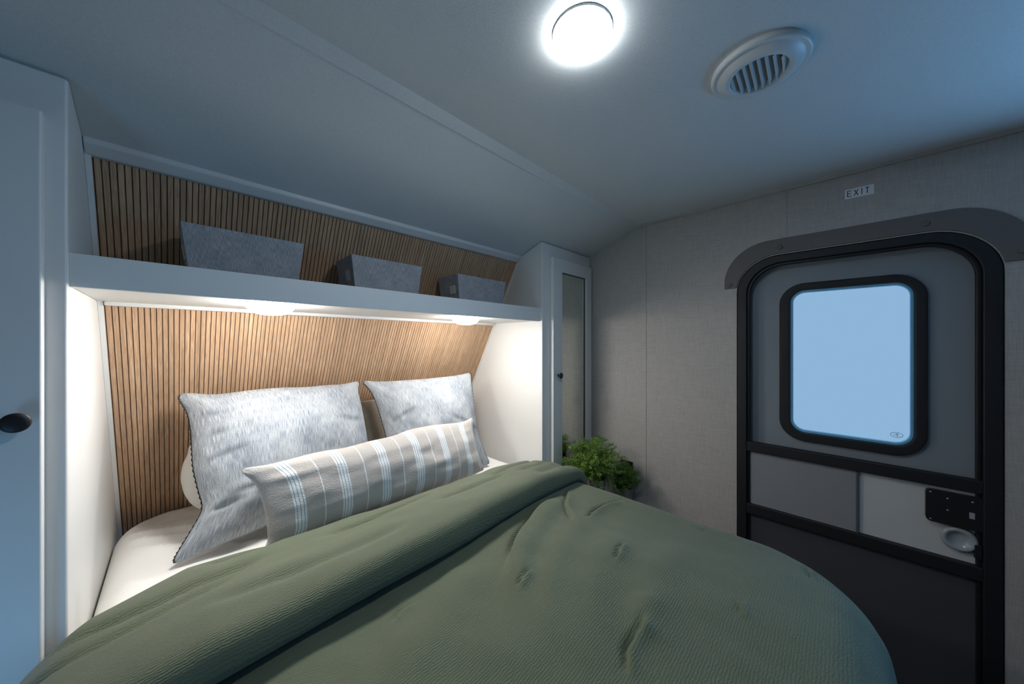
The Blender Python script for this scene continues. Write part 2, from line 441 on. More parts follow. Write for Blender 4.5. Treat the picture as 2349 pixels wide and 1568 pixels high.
def knob(cx, cz, yface, r, parent):
    return obj('knob', lathe(bmesh.new(), [(r*.5, 0), (r*.38, -.004), (r*.33, -.010), (r*.6, -.0135), (r*.96, -.0155), (r, -.018), (r*.92, -.0205), (r*.6, -.0225), (r*.15, -.0232)], (cx, yface, cz), n=32, axis=1), M_knob, parent, smooth=True)
knob(-.205, 1.155, YF-.0345, .018, dl)

rc = thing('wardrobe_cabinet', (1.6, YF, 0), 'tall white cabinet right of the bed with a mirrored door and small black knob', 'cabinet')
obj('side_panel', poly_prism(side_shape(), 0, SR+.0005, SR+.020), M_niche, rc)
obj('face_frame', poly_prism([(SR-.0005, 0.02), (XW-.002, .02), (XW-.002, fz), (SR-.0005, fz)], 1, YF-.012, YF+.008,
    holes=([(1.44, .14), (1.785, .14), (1.785, 1.74), (1.44, 1.74)],)), M_white, rc, bevel=.003)
dr = obj('cabinet_door', poly_prism([(1.418, .13), (1.802, .13), (1.802, 1.765), (1.418, 1.765)], 1, YF-.0345, YF-.0125,
    holes=([(1.500, .23), (1.742, .23), (1.742, 1.692), (1.500, 1.692)],)), M_white, rc, bevel=.003)
obj('mirror', bx(1.497, 1.745, YF-.022, YF-.018, .227, 1.695), M_mirror, dr)
bm = poly_prism([(1.498, .232), (1.744, .232), (1.744, 1.694), (1.498, 1.694)], 1, YF-.027, YF-.022, holes=([(1.504, .238), (1.738, .238), (1.738, 1.688), (1.504, 1.688)],))
obj('mirror_bead', bm, M_jamb, dr)
knob(1.463, 1.125, YF-.0345, .016, dr)

# ---------------------------------------------------------------- fabric baskets
def basket(x0, x1, dx, y0, y1, ztop, label):
    zb = 1.4345; ta = .022
    t = thing('fabric_basket', ((x0+x1)/2, (y0+y1)/2, zb), label, 'basket', 'grey fabric baskets on the overhead shelf')
    th = .006
    def ring(z, ins, sh=0):
        k = (ztop - z)/(ztop-zb)*ta + ins
        # the back leans with the wall: clamp
        return [(x0+k, y0+k*.5), (x1-k, y0+k*.5), (x1-k, y1-k*.5), (x0+k, y1-k*.5)]
    bm = bmesh.new(); R = []
    n = 12
    for z, ins in ((zb, 0), (ztop, 0), (ztop, th), (zb+.006, th)):
        R.append([bm.verts.new((p[0], p[1], z)) for p in ring(z, ins)])
    uvl = bm.loops.layers.uv.new('UVMap')
    def quad(a, b, c, d, u0, u1, v0, v1):
        f = bm.faces.new((a, b, c, d))
        for l, uv in zip(f.loops, ((u0,v0),(u1,v0),(u1,v1),(u0,v1))): l[uvl].uv = uv
    for i in range(4):
        j = (i+1) % 4; wd = 1.0 if i % 2 == 0 else .6
        quad(R[0][i], R[0][j], R[1][j], R[1][i], 0, wd, 0, 1)
        quad(R[1][i], R[1][j], R[2][j], R[2][i], 0, wd, 0, .05)
        quad(R[2][i], R[2][j], R[3][j], R[3][i], 0, wd, 0, 1)
    bm.faces.new(R[0][::-1]); bm.faces.new(R[3])
    b = obj('basket_body', bm, M_basket, t, bevel=.002)
    # tag on the left end
    zc = zb + (ztop-zb)*.62; k = (ztop-zc)/(ztop-zb)*ta; ym = (y0+y1)/2 - .028
    sl = ta/(ztop-zb)
    bm = bmesh.new(); vs = []
    for (yy, zz) in ((ym-.019, zc-.018), (ym+.019, zc-.018), (ym+.019, zc+.018), (ym-.019, zc+.018)):
        kk = (ztop-zz)*sl
        vs.append((bm.verts.new((x0+kk-.0025, yy, zz)), bm.verts.new((x0+kk+.0005, yy, zz))))
    bm.faces.new([v[0] for v in vs]); bm.faces.new([v[1] for v in vs][::-1])
    for i in range(4): j = (i+1) % 4; bm.faces.new((vs[i][0], vs[i][1], vs[j][1], vs[j][0]))
    obj('tag', bm, M_tag, t, smooth=False)
    return t
basket(.008, .284, 0, 1.195, 1.352, 1.612, 'grey linen fabric basket on the overhead shelf, largest looking and furthest left')
basket(.425, .698, 0, 1.195, 1.352, 1.608, 'grey linen fabric basket in the middle of the overhead shelf with a pale tag')
basket(.873, 1.168, 0, 1.195, 1.352, 1.608, 'grey linen fabric basket at the right end of the overhead shelf')

# ---------------------------------------------------------------- ceiling light, vent
def ceil_light():
    x, y = .606, .388
    t = thing('ceiling_light', (x, y, H), 'lit round flat light on the ceiling above the bed', 'light')
    obj('rim', lathe(bmesh.new(), [(.0622, .001), (.0624, -.0025), (.0622, -.0048), (.0616, -.0049)], (x, y, H), n=64), M_trim, t, smooth=True)
    obj('diffuser', lathe(bmesh.new(), [(.0617, -.0048), (.0617, -.0068), (.056, -.0115), (.04, -.0135), (.01, -.014)], (x, y, H), n=64), M_lamp, t, smooth=True)
ceil_light()
def vent():
    x, y = .975, .135
    t = thing('ceiling_vent', (x, y, H), 'round grey air vent with parallel louvres on the ceiling near the door', 'vent')
    bm = bmesh.new(); n = 64
    prof = [(.096, .000), (.098, -.006), (.096, -.012), (.090, -.014), (.087, -.012), (.084, -.014), (.070, -.023), (.060, -.024), (.056, -.020), (.056, -.002)]
    rings = [[bm.verts.new((x+r*math.cos(2*PI*i/n), y+r*math.sin(2*PI*i/n), H+h)) for i in range(n)] for r, h in prof]
    for a, b in zip(rings, rings[1:]):
        for i in range(n): bm.faces.new((a[i], a[(i+1)%n], b[(i+1)%n], b[i]))
    obj('vent_ring', bm, M_trim, t, smooth=True)
    obj('vent_throat', lathe(bmesh.new(), [(.0565, -.0005), (.0565, -.003)], (x, y, H), n=48), M_black, t)
    # louvres run across the door-to-alcove direction
    ang = math.radians(2)
    for k in range(8):
        d = -.049 + k*.014
        hl = math.sqrt(max(.0565**2 - d*d, 0))
        if hl < .01: continue
        bm = bmesh.new(); vs = box(bm, -hl, hl, -.0012, .0012, -.010, .010)
        bmesh.ops.rotate(bm, verts=bm.verts, cent=(0,0,0), matrix=Matrix.Rotation(math.radians(28), 3, 'X'))
        bmesh.ops.translate(bm, verts=bm.verts, vec=(0, d, -.0135))
        bmesh.ops.rotate(bm, verts=bm.verts, cent=(0,0,0), matrix=Matrix.Rotation(ang, 3, 'Z'))
        bmesh.ops.translate(bm, verts=bm.verts, vec=(x, y, H))
        obj('louvre', bm, M_trim, t)
vent()

# ---------------------------------------------------------------- door
d1 = tag(empty('door_1', (XW+.05, 0, 0)), kind='structure')
wo = rrect(-.226, .185, .885, 1.555, .085); wi = rrect(-.195, .148, .922, 1.525, .050); wp = rrect(-.186, .139, .932, 1.515, .040)
slab_o = [(p[0], p[1]) for p in rrect(-.365, .328, .02, 1.675, .15, 0, 14)]
obj('door_slab', poly_prism(slab_o, 0, XW+.055, XW+.085, holes=(rrect(-.20, .155, .915, 1.53, .05),)), M_slab, d1)
fr = obj('window_frame', poly_prism(wo, 0, XW+.038, XW+.056, holes=(wi,)), M_black, d1, bevel=.006)
obj('window_gasket', poly_prism(wi, 0, XW+.046, XW+.066, holes=(wp,)), mat('seal_painted_glow', (.25,.65,.95), .3), d1, bevel=.002)  # seal coloured cyan-blue to paint in the pane's glow
pn = obj('window_pane', poly_prism(rrect(-.198, .151, .920, 1.528, .05), 0, XW+.066, XW+.070), M_pane, d1)
# faint etched mark in the lower corner of the pane
M_etch = mat('etched_mark', (.12,.22,.32), .6)
bm = bmesh.new()
bm = poly_prism([(-.155+.016*math.cos(2*PI*i/28), .958+.010*math.sin(2*PI*i/28)) for i in range(28)], 0, XW+.0645, XW+.0655,
    holes=([(-.155+.0148*math.cos(2*PI*i/28), .958+.0088*math.sin(2*PI*i/28)) for i in range(28)],))
for (a, b, c, d) in ((-.161,-.150,.9605,.9618),(-.157,-.1555,.952,.964),(-.164,-.158,.9545,.9555),(-.153,-.146,.9555,.9568)): box(bm, XW+.0645, XW+.0655, a, b, c, d)
obj('etched_mark', bm, M_etch, d1)
# outside threshold panel behind everything so nothing leaks
tag(obj('wall_outer', bx(XW+.13, XW+.15, YB, 2.2, 0, 2.0), M_base), kind='structure')

sd = thing('screen_door', (XW, -.02, 0), 'black framed screen door with two rails covering the windowed entry door', 'door')
fi = [(p[0], max(p[1], .06)) for p in rrect(-.332, .297, .06, 1.648, .125, 0, 14)]
fo = [(p[0], p[1]) for p in rrect(-.369, .332, .022, 1.679, .152, 0, 14)]
obj('door_frame', poly_prism(fo, 0, XW-.004, XW+.030, holes=(fi,)), M_black, sd, bevel=.003)
fi2 = rrect(-.3325, .2975, .0595, 1.6485, .1255, 0, 14); fi3 = rrect(-.320, .286, .07, 1.637, .116, 0, 14)
obj('frame_gasket', poly_prism(fi2, 0, XW+.008, XW+.026, holes=(fi3,)), M_gasket, sd, bevel=.003)
obj('upper_rail', bx(XW-.002, XW+.026, -.333, .298, .812, .855), M_black, sd, bevel=.003)
obj('lower_rail', bx(XW-.002, XW+.026, -.333, .298, .530, .575), M_black, sd, bevel=.003)
obj('slider_panel', bx(XW+.014, XW+.019, -.050, .2975, .574, .813), M_panelL, sd)
tag(obj('slider_panel', bx(XW+.020, XW+.025, -.333, -.046, .574, .813), M_panelR, sd), 'lighter clear plastic panel beside the latch')
obj('panel_edge', bx(XW+.009, XW+.021, -.054, -.048, .574, .813), M_jamb, sd)
obj('upper_screen', bx(XW+.016, XW+.0165, -.332, .297, .854, 1.636), M_screen_top, sd)
obj('lower_screen', bx(XW+.014, XW+.0145, -.332, .297, .062, .531), M_screen_low, sd)
# black latch plate
bm = poly_prism(rrect(-.345, -.216, .690, .798, .012), 0, XW-.002, XW+.018)
la = obj('latch_plate', bm, M_knob, sd, bevel=.003)
for (y, z) in ((-.226,.790),(-.262,.778),(-.262,.739),(-.226,.698),(-.312,.782)):
    obj('screw', lathe(bmesh.new(), [(.0032,0),(.0032,-.001),(.0018,-.002)], (XW-.002, y, z), n=12, axis=0), M_chrome, la, smooth=True)
obj('small_label', bx(XW-.0032, XW-.0018, -.316, -.305, .728, .748), M_label, la)
# clear finger cup under the plate
obj('finger_cup', lathe(bmesh.new(), [(.038, 0), (.040,-.004), (.036,-.010), (.030,-.012), (.024,-.004), (.010,.002), (.002,.003)], (XW+.014, -.287, .647), n=36, axis=0), M_clear, sd, smooth=True)
obj('latch_tab', bx(XW+.0, XW+.016, -.331, -.316, .60, .645), M_knob, sd, bevel=.002)

# grey head trim arching over the door
oo = []; ii = []
def arc(cy, cz, r, a0, a1, n=16): return [(cy + r*math.cos(math.radians(a0+(a1-a0)*i/n)), cz + r*math.sin(math.radians(a0+(a1-a0)*i/n))) for i in range(n+1)]
oo = [(.383, 1.555)] + arc(.215, 1.580, .168, 0, 90) + arc(-.262, 1.580, .168, 90, 180) + [(-.432, 1.555)]
ii = [(-.374, 1.555)] + arc(-.372+.155, 1.684-.155, .157, 170, 90) + arc(.335-.155, 1.684-.155, .157, 90, 10) + [(.337, 1.555)]
ht = tag(obj('trim_8', poly_prism(oo+ii, 0, XW-.006, XW+.001), M_gtrim, bevel=.002), kind='structure')
for (y, z) in ((.362,1.572),(.178,1.710),(-.215,1.712),(-.403,1.585)):
    obj('screw_cover', lathe(bmesh.new(), [(.0095,0),(.0095,-.002),(.007,-.0035)], (XW-.006, y, z), n=20, axis=0), M_gbtn, ht, smooth=True)

# exit sticker
es = thing('exit_sign', (XW, -.055, 1.875), 'small white EXIT sticker on the wall above the door', 'sign')
obj('sticker', bx(XW-.0012, XW, -.0945, -.018, 1.857, 1.893), M_sticker, es)
bm = bmesh.new(); xa, xb = XW-.0018, XW-.0011
# y decreases towards the right of the picture
L0 = -.0255; zb, zt_ = 1.864, 1.887; sw = .0022; LW = .011
def stroke(y0, z0_, y1, z1_):
    dv = Vector((y1-y0, z1_-z0_)); n = Vector((-dv.y, dv.x)).normalized()*sw/2
    ps = [(y0+n.x, z0_+n.y), (y1+n.x, z1_+n.y), (y1-n.x, z1_-n.y), (y0-n.x, z0_-n.y)]
    A = [bm.verts.new((xa, *p)) for p in ps]; B = [bm.verts.new((xb, *p)) for p in ps]
    bm.faces.new(A); bm.faces.new(B[::-1])
    for i in range(4): bm.faces.new((A[i], B[i], B[(i+1)%4], A[(i+1)%4]))
e = L0
stroke(e, zb, e, zt_); stroke(e, zt_-sw/2, e-LW, zt_-sw/2); stroke(e, (zb+zt_)/2, e-LW*.9, (zb+zt_)/2); stroke(e, zb+sw/2, e-LW, zb+sw/2)
e -= .0175; stroke(e, zb, e-LW, zt_); stroke(e, zt_, e-LW, zb)
e -= .0205; stroke(e, zb, e, zt_)
e -= .0085; stroke(e, zt_-sw/2, e-LW, zt_-sw/2); stroke(e-LW/2, zb, e-LW/2, zt_)
obj('lettering', bm, M_letter, es)

# wall outlet
wo_ = thing('wall_outlet', (XW, .868, .585), 'black wall outlet behind the fern near the bed corner', 'outlet')
obj('cover_plate', bx(XW-.006, XW, .831, .903, .548, .626), M_knob, wo_, bevel=.002)
for z in (.570, .603):
    obj('socket', poly_prism(rrect(.853,.881,z-.012,z+.012,.006), 0, XW-.0075, XW-.0055), M_gasket, wo_)

# added glowing window in the same wall, outside the frame, for blue fill light
w2 = tag(empty('added_fill_window_2', (XW, -.78, 1.2)), kind='structure')
obj('window_frame', poly_prism(rrect(-1.01,-.53,.89,1.65,.08), 0, XW-.006, XW+.02, holes=(rrect(-.97,-.57,.93,1.61,.06),)), M_black, w2, bevel=.003)
obj('window_pane', poly_prism(rrect(-.979,-.561,.921,1.619,.069), 0, XW+.020, XW+.026), M_fill2, w2)

w3 = tag(empty('added_fill_window_3', (XL, .55, .5)), kind='structure')  # added unseen glowing window, blue fill for the lower left cabinet
obj('window_frame', poly_prism(rrect(.26,.84,.26,.78,.07), 0, XL+.001, XL+.014, holes=(rrect(.30,.80,.30,.74,.05),)), M_black, w3, bevel=.003)
obj('window_pane', poly_prism(rrect(.299,.801,.299,.741,.05), 0, XL+.001, XL+.005), M_fill3, w3)

# ---------------------------------------------------------------- bed
bd = thing('bed', (.55, .9, 0), 'bed filling the alcove, its mattress covered with a white sheet', 'bed')
obj('bed_base', bx(SL+.02, 1.27, .0, 1.92, .0, .38), M_base, bd, bevel=.01)
# mattress: super-rounded slab
X0, X1, Y0, Y1 = -.149, 1.300, -.02, 1.905
ZM = .655
def mattress():
    nu, nv = 150, 190
    hx, hy = (X1-X0)/2, (Y1-Y0)/2; cx, cy = (X0+X1)/2, (Y0+Y1)/2
    R = .09; r = .07; Hh = .27
    # cloth coords
    s = np.linspace(-hx-Hh, hx+Hh, nu); t = np.linspace(-hy-Hh, hy+Hh, nv)
    S, T = np.meshgrid(s, t, indexing='ij')
    P, N_, D = drape(S, T, hx, hy, R, r, Hh)
    X = P[...,0]+cx; Y = P[...,1]+cy; Z = ZM + P[...,2]
    top = np.clip(1 - D/.05, 0, 1)
    Z += top*(.007*vn(X*5, Y*9) + .011*(1-np.abs(vn2(X*2.2+3, Y*13+3*X+1.5*np.sin(X*4))))**5 + .003*vn(X*9, Y*30+6*X))
    # sag towards the headboard edge
    k = np.clip((Y-1.60)/.30, 0, 1); Z -= .035*k*k*top
    lim = panelYn(Z) - .008
    Y = np.minimum(Y, lim)
    A = np.stack([X, Y, Z], -1)
    return grid_obj('mattress', A, M_mattress, bd, uv=np.stack([S, T], -1))
def panelYn(z): return 1.544 - .56*(z-1.30)
def drape(S, T, hx, hy, R, r, Hh, flare=0):
    """cloth coordinates -> draped point over a rounded rectangle (centre origin, top z=0)"""
    ix, iy = hx-r-R, hy-r-R                         # inner rectangle of corner centres
    qx = np.clip(S, -ix, ix); qy = np.clip(T, -iy, iy)
    dx, dy = S-qx, T-qy; L = np.hypot(dx, dy)
    L_ = np.maximum(L, 1e-9); nx_, ny_ = dx/L_, dy/L_
    d = L - R                                        # >0: past the flat top
    dd = np.maximum(d, 0)
    # corners: cloth past the corner is longer; cap it
    cap = r*PI/2 + Hh
    dd = np.minimum(dd, cap)
    th = np.minimum(dd/r, PI/2)
    hor = r*np.sin(th); ver = r*(1-np.cos(th)) + np.maximum(dd - r*PI/2, 0)
    rad = np.minimum(L, R) + hor + flare*np.maximum(ver-r*.5, 0)
    P = np.stack([qx + nx_*rad, qy + ny_*rad, -ver], -1)
    Nn = np.stack([nx_*np.sin(th), ny_*np.sin(th), np.cos(th)], -1)
    return P, Nn, dd
mattress()

# ---------------------------------------------------------------- duvet
ZD = .700
DX0, DX1, DY0, DY1 = -.20, 1.285, -.075, 2.4       # DY1 beyond the fold; cut at 1.08
CREASES = [  # (x0,y0,x1,y1, amp, width, kind)  kind 0 ridge, 1 crease step
    (0.994,0.776,0.627,0.633,0.016,0.022,1),
    (1.099,0.775,0.914,0.619,0.01,0.018,1),
    (1.006,0.739,0.552,0.536,0.012,0.035,0),
    (1.171,0.596,0.985,0.605,0.012,0.018,1),
    (0.897,0.435,0.813,0.420,0.008,0.012,1),
    (0.624,0.548,0.573,0.549,0.007,0.01,1),
    (0.689,0.286,0.572,0.279,0.01,0.014,1),
    (0.762,0.303,0.647,0.279,0.006,0.03,0),
    (0.892,0.154,0.843,0.153,0.006,0.009,1),
    (0.375,0.692,0.326,0.682,0.006,0.011,1),
    (0.138,0.839,0.045,0.860,0.014,0.016,1),
    (0.071,0.863,0.153,0.839,0.012,0.03,0),
    (0.607,0.810,0.538,0.799,0.008,0.014,1),
    (0.987,0.624,0.529,0.427,0.009,0.05,0),
    (0.982,0.479,0.510,0.331,0.008,0.06,0),
    (1.058,0.337,0.637,0.249,0.006,0.05,0),
    (0.579,0.658,0.266,0.556,0.008,0.06,0),
    (1.178,0.333,1.178,0.308,0.006,0.008,1),
    (1.179,0.053,1.123,0.048,0.006,0.008,1),
]
def crease_field(X, Y):
    Z = np.zeros_like(X)
    for (x0, y0, x1, y1, A, w, kd) in CREASES:
        dx, dy = x1-x0, y1-y0; L = math.hypot(dx, dy); ux, uy = dx/L, dy/L
        a = ((X-x0)*ux + (Y-y0)*uy)/L; p = -(X-x0)*uy + (Y-y0)*ux
        p = p + .12*L*np.sin(a*PI)*.5 + .006*vn(a*4+x0*9, a*0+y0*7)
        fade = np.exp(-np.maximum(np.abs(a-.5)-.30, 0)**2/(2*.14**2))
        g = p/w*(1 if kd == 0 else 1.25)
        if kd == 0: Z += A*np.exp(-g*g)*fade
        else: Z += 1.7*A*(np.where(g > 0, np.exp(-g*.9), 0) * (1-np.exp(-(g*4)**2)) - .55*np.exp(-(g*1.6)**2))*fade
    return Z
def duvet():
    hx, hy = (DX1-DX0)/2, (DY1-DY0)/2; cx, cy = (DX0+DX1)/2, (DY0+DY1)/2
    Hh = .36; r = .085; R = .16
    s = np.arange(-hx-Hh+.0, hx+Hh, .0065); t = np.arange(-hy-Hh, 1.075-cy, .0065)
    S, T = np.meshgrid(s, t, indexing='ij')
    P, N_, D = drape(S, T, hx, hy, R, r, Hh, flare=.10)
    X = P[...,0]+cx; Y = P[...,1]+cy; Z = ZD+P[...,2]
    # right foot corner flares out as the spare cloth hangs
    cw = np.exp(-((S-hx)**2 + (T+hy)**2)/(2*.16**2))*np.clip((D-.10)/.25, 0, 1)
    X += cw*.22; Y -= cw*.05
    top = np.clip(1 - D/.12, 0, 1)
    U, V = X, Y
    dz = 1.35*crease_field(U, V)
    dz += .009*vn(U*3.2+.35*V*3, V*2.2-U) + .0045*vn2(U*8+V*5, V*3.5-U*1.5) + .0018*vn(U*22, V*14)
    dz *= .25 + .75*top
    sd_ = .010*vn(np.where(np.abs(S) > hx, T, S)*9, D*3)*np.clip((D-.06)/.15, 0, 1)
    crown = .018*np.clip(1-((X-cx)/hx)**2, 0, 1)*top
    A = np.stack([X, Y, Z], -1) + N_*(dz+crown+sd_)[...,None]
    dv = grid_obj('duvet', A, M_duvet, None, uv=np.stack([S, T], -1))
    m = dv.modifiers.new('thick', 'SOLIDIFY'); m.thickness = .012; m.offset = -1
    tag(dv, 'sage green crinkled duvet covering the bed, its top end turned back', 'duvet')
    # hem stitching around the foot corner
    return dv
dv = duvet()

def fold():
    # turned-back top: closed loop section swept along x, wrapped over the sides
    hx = (DX1-DX0)/2; cx = (DX0+DX1)/2; r = .085; Hh = .30
    s = np.arange(-hx-Hh+.02, hx+Hh-.16, .006)
    back = np.interp(s+cx, [-.40,-.22,-.16,-.12,.02,.2,.45,.93,1.18,1.26,1.45], [1.03,1.075,1.085,1.13,1.18,1.145,1.115,1.115,1.10,1.02,.90])
    front = np.interp(s+cx, [-.3,0,.3,.6,.9,1.1,1.25,1.5], [.77,.755,.755,.765,.785,.795,.80,.83])
    sec = [(.10,-.004),(.03,.002),(-.012,.016),(-.022,.036),(-.010,.058),(.03,.074),(.09,.082),(.20,.084),(.36,.079),(.52,.071),(.68,.061),(.82,.049),(.92,.036),(.98,.020),(1.0,.004),(.97,-.010),(.80,-.014),(.5,-.012),(.2,-.008)]
    # resample closed spline
    k = len(sec); q = []
    for i in range(k):
        p0, p1, p2, p3 = (sec[(i+j-1) % k] for j in range(4))
        for u in np.linspace(0, 1, 7)[:-1]:
            q.append(tuple(.5*((2*p1[c]) + (-p0[c]+p2[c])*u + (2*p0[c]-5*p1[c]+4*p2[c]-p3[c])*u*u + (-p0[c]+3*p1[c]-3*p2[c]+p3[c])*u**3) for c in (0,1)))
    q.append(q[0]); q = np.array(q)
    e = hx - r
    d = np.maximum(np.abs(s)-e, 0); th = np.minimum(d/r, PI/2)
    sg = np.sign(s)
    bx_ = np.where(d > 0, sg*(e + r*np.sin(th)), s) + cx + sg*.02*np.clip((d-r)/.2, 0, 1)
    bz = -(r*(1-np.cos(th)) + np.maximum(d - r*PI/2, 0))
    nx_ = sg*np.sin(th); nz_ = np.cos(th)
    S, Qi = np.meshgrid(np.arange(len(s)), np.arange(len(q)), indexing='ij')
    yy = front[S] + (back-front)[S]*q[Qi,0]
    h = q[Qi,1]
    xs = s[S]
    upper = np.clip(h/.05, 0, 1)
    # soft variation
    w = 1 + .10*vn(xs*2.5, yy*0+1.5) + .06*vn2(xs*6, yy*3)
    taper = np.interp(s, [-hx-.30, -hx+.02, -hx+.25, hx-.25, hx-.12, hx-.03, hx+.06, hx+.16], [.45,.62,.95,1.0,.90,.66,.42,.28])[S]
    hh = h*w*taper
    cr = np.zeros_like(hh)
    for (xa, ya, xb, yb, A, wd) in ((.30,1.00,.62,1.02,.010,.010),(.60,.93,.95,.97,.008,.011),(.90,1.00,1.22,1.04,.009,.012),(.05,.88,.45,.86,.006,.016),(-.15,1.04,.15,1.02,.009,.015),(-.2,.95,.1,.98,.008,.014),(.05,1.11,.2,1.13,.008,.015),(.98,.92,1.2,.95,.006,.012),(1.0,.84,1.24,.9,.007,.02)):
        dx, dy = xb-xa, yb-ya; L = math.hypot(dx, dy); a = ((xs+cx-xa)*dx + (yy-ya)*dy)/L/L; p = (-(xs+cx-xa)*dy + (yy-ya)*dx)/L
        p = p+.012*np.sin(a*PI)
        cr -= 1.7*A*np.exp(-(p/wd)**2)*np.exp(-np.maximum(np.abs(a-.5)-.35, 0)**2/(2*.1**2))
    hh += (cr + .0022*vn(xs*14, yy*22) + .004*vn2(xs*5, yy*10))*upper
    edge = .006*vn(xs*11, yy*0)
    yy = yy + edge*np.clip(q[Qi,0], 0, 1) + .006*vn2(xs*4, yy*0)*(1-np.clip(q[Qi,0], 0, 1))
    crown = .018*np.clip(1-(s/hx)**2, 0, 1)[S]
    X = bx_[S] + nx_[S]*(hh+crown); Z = ZD + bz[S] + nz_[S]*(hh+crown)
    fo_ = grid_obj('turned_back_top', np.stack([X, yy, Z], -1), M_duvet, dv, uv=np.stack([xs, yy + h*.5], -1))
    return fo_
fold()

# ---------------------------------------------------------------- pillows
def pillow(name, BL, BR, TR, TL, thick, m, parent, edges, nu=90, nv=80, wr=.004, seed=5, backk=.55, exp=.55, rc=.020, folds=()):
    """edges: dict of lists (param, offset) for left,right,top,bottom outlines, offset in metres outwards"""
    BL, BR, TR, TL = map(Vector, (BL, BR, TR, TL))
    U = ((BR-BL)+(TR-TL)).normalized(); V0 = ((TL-BL)+(TR-BR)); Nn = U.cross(V0).normalized(); V = Nn.cross(U).normalized()
    # front normal should face the camera side (-y)
    if Nn.y > 0: Nn = -Nn
    na, nb = VN(seed), VN(seed+50)
    def f(key, a):
        e = edges[key]; return np.interp(a, [p for p, _ in e], [o for _, o in e])
    def sm(key, a):     # smoothed outline
        return sum(f(key, np.clip(a+d, 0, 1)) for d in (-.04,-.02,0,.02,.04))/5
    u = np.linspace(0, 1, nu); v = np.linspace(0, 1, nv)
    # denser near the rims
    u = .5-.5*np.cos(PI*u)*.65 - .5*.35*(1-2*u); v = .5-.5*np.cos(PI*v)*.65 - .5*.35*(1-2*v)
    A, B = np.meshgrid(u, v, indexing='ij')
    def vec(w): return np.array(w)
    A0, B0 = A, B
    ru, rv = rc/(BR-BL).length, rc/(TL-BL).length        # soften the four corners
    A = A.copy(); B = B.copy()
    for su_ in (0, 1):
        for sv_ in (0, 1):
            px = 1 - (A0 if su_ == 0 else 1-A0)/ru; py = 1 - (B0 if sv_ == 0 else 1-B0)/rv
            k = (px > 0) & (py > 0); mxx = np.maximum(px, py); hy_ = np.hypot(px, py) + 1e-9
            sc_ = np.where(k, mxx/hy_, 1)
            ax_ = ru*(1-px*sc_); ay_ = rv*(1-py*sc_)
            A = np.where(k, ax_ if su_ == 0 else 1-ax_, A); B = np.where(k, ay_ if sv_ == 0 else 1-ay_, B)
    base = ((1-A)*(1-B))[...,None]*vec(BL) + (A*(1-B))[...,None]*vec(BR) + (A*B)[...,None]*vec(TR) + ((1-A)*B)[...,None]*vec(TL)
    ol = sm('left', B); orr = sm('right', B); ot = sm('top', A); ob = sm('bottom', A)
    fall = lambda x: np.clip(1-x/.45, 0, 1)**1.5
    off_u = -ol*fall(A) + orr*fall(1-A); off_v = ot*fall(1-B) - ob*fall(B)
    base = base + off_u[...,None]*vec(U) + off_v[...,None]*vec(V)
    eu = 4*A0*(1-A0); ev = 4*B0*(1-B0)
    prof = (np.clip(eu, 0, 1)**exp)*(np.clip(ev, 0, 1)**exp)
    rim = np.clip(np.minimum(np.minimum(A0, 1-A0), np.minimum(B0, 1-B0))/.08, 0, 1)
    W = wr*(na(A*6, B*5) + .6*nb(A*13, B*10)) 
    for (ca, cb, ang_, ln_, am_) in folds:
        pa = (A-ca)*math.cos(ang_)+(B-cb)*math.sin(ang_); pb = -(A-ca)*math.sin(ang_)+(B-cb)*math.cos(ang_) + .25*pa*pa
        W = W - am_*np.exp(-(pb/.018)**2)*np.exp(-(pa/ln_)**2) + .6*am_*np.exp(-((pb-.035)/.025)**2)*np.exp(-(pa/ln_)**2)
    # radial puckers near the seam
    puck_ = .8*wr*np.exp(-np.minimum(B, 1-B)/.10)*na(A*16, B*0) + .8*wr*np.exp(-np.minimum(A, 1-A)/.10)*nb(B*14, A*0)
    front = base + (thick*prof + (W+puck_)*rim)[...,None]*vec(Nn)
    back = base - (thick*backk*prof + W*rim*.5)[...,None]*vec(Nn)
    o = None
    F = front.reshape(-1,3); Bk = back.reshape(-1,3)
    n = nu*nv; idx = np.arange(n).reshape(nu, nv)
    q = np.stack([idx[:-1,:-1], idx[1:,:-1], idx[1:,1:], idx[:-1,1:]], -1).reshape(-1,4)
    isr = np.zeros((nu, nv), bool); isr[0]=isr[-1]=True; isr[:,0]=isr[:,-1]=True
    mp = np.arange(n)+n; mp[isr.ravel()] = np.arange(n)[isr.ravel()]
    qb = mp[q][:, ::-1]
    faces = np.concatenate([q, qb])
    me = bpy.data.meshes.new(name); me.from_pydata(np.concatenate([F, Bk]).tolist(), [], faces.tolist())
    ul = me.uv_layers.new(name='UVMap'); uvs = np.stack([A, B], -1).reshape(-1,2); uvs = np.concatenate([uvs, uvs])
    ul.data.foreach_set('uv', uvs[faces.reshape(-1)].astype(np.float32).ravel())
    me.materials.append(m); me.polygons.foreach_set('use_smooth', [True]*len(me.polygons))
    # drop loose back-rim vertices
    bm = bmesh.new(); bm.from_mesh(me); bmesh.ops.delete(bm, geom=[x for x in bm.verts if not x.link_faces], context='VERTS'); bmesh.ops.recalc_face_normals(bm, faces=bm.faces); bm.to_mesh(me); bm.free()
    o = bpy.data.objects.new(name, me); C.objects.link(o)
    if parent: o.parent = parent; o.location = -parent_world(parent)
    return o, base, Nn

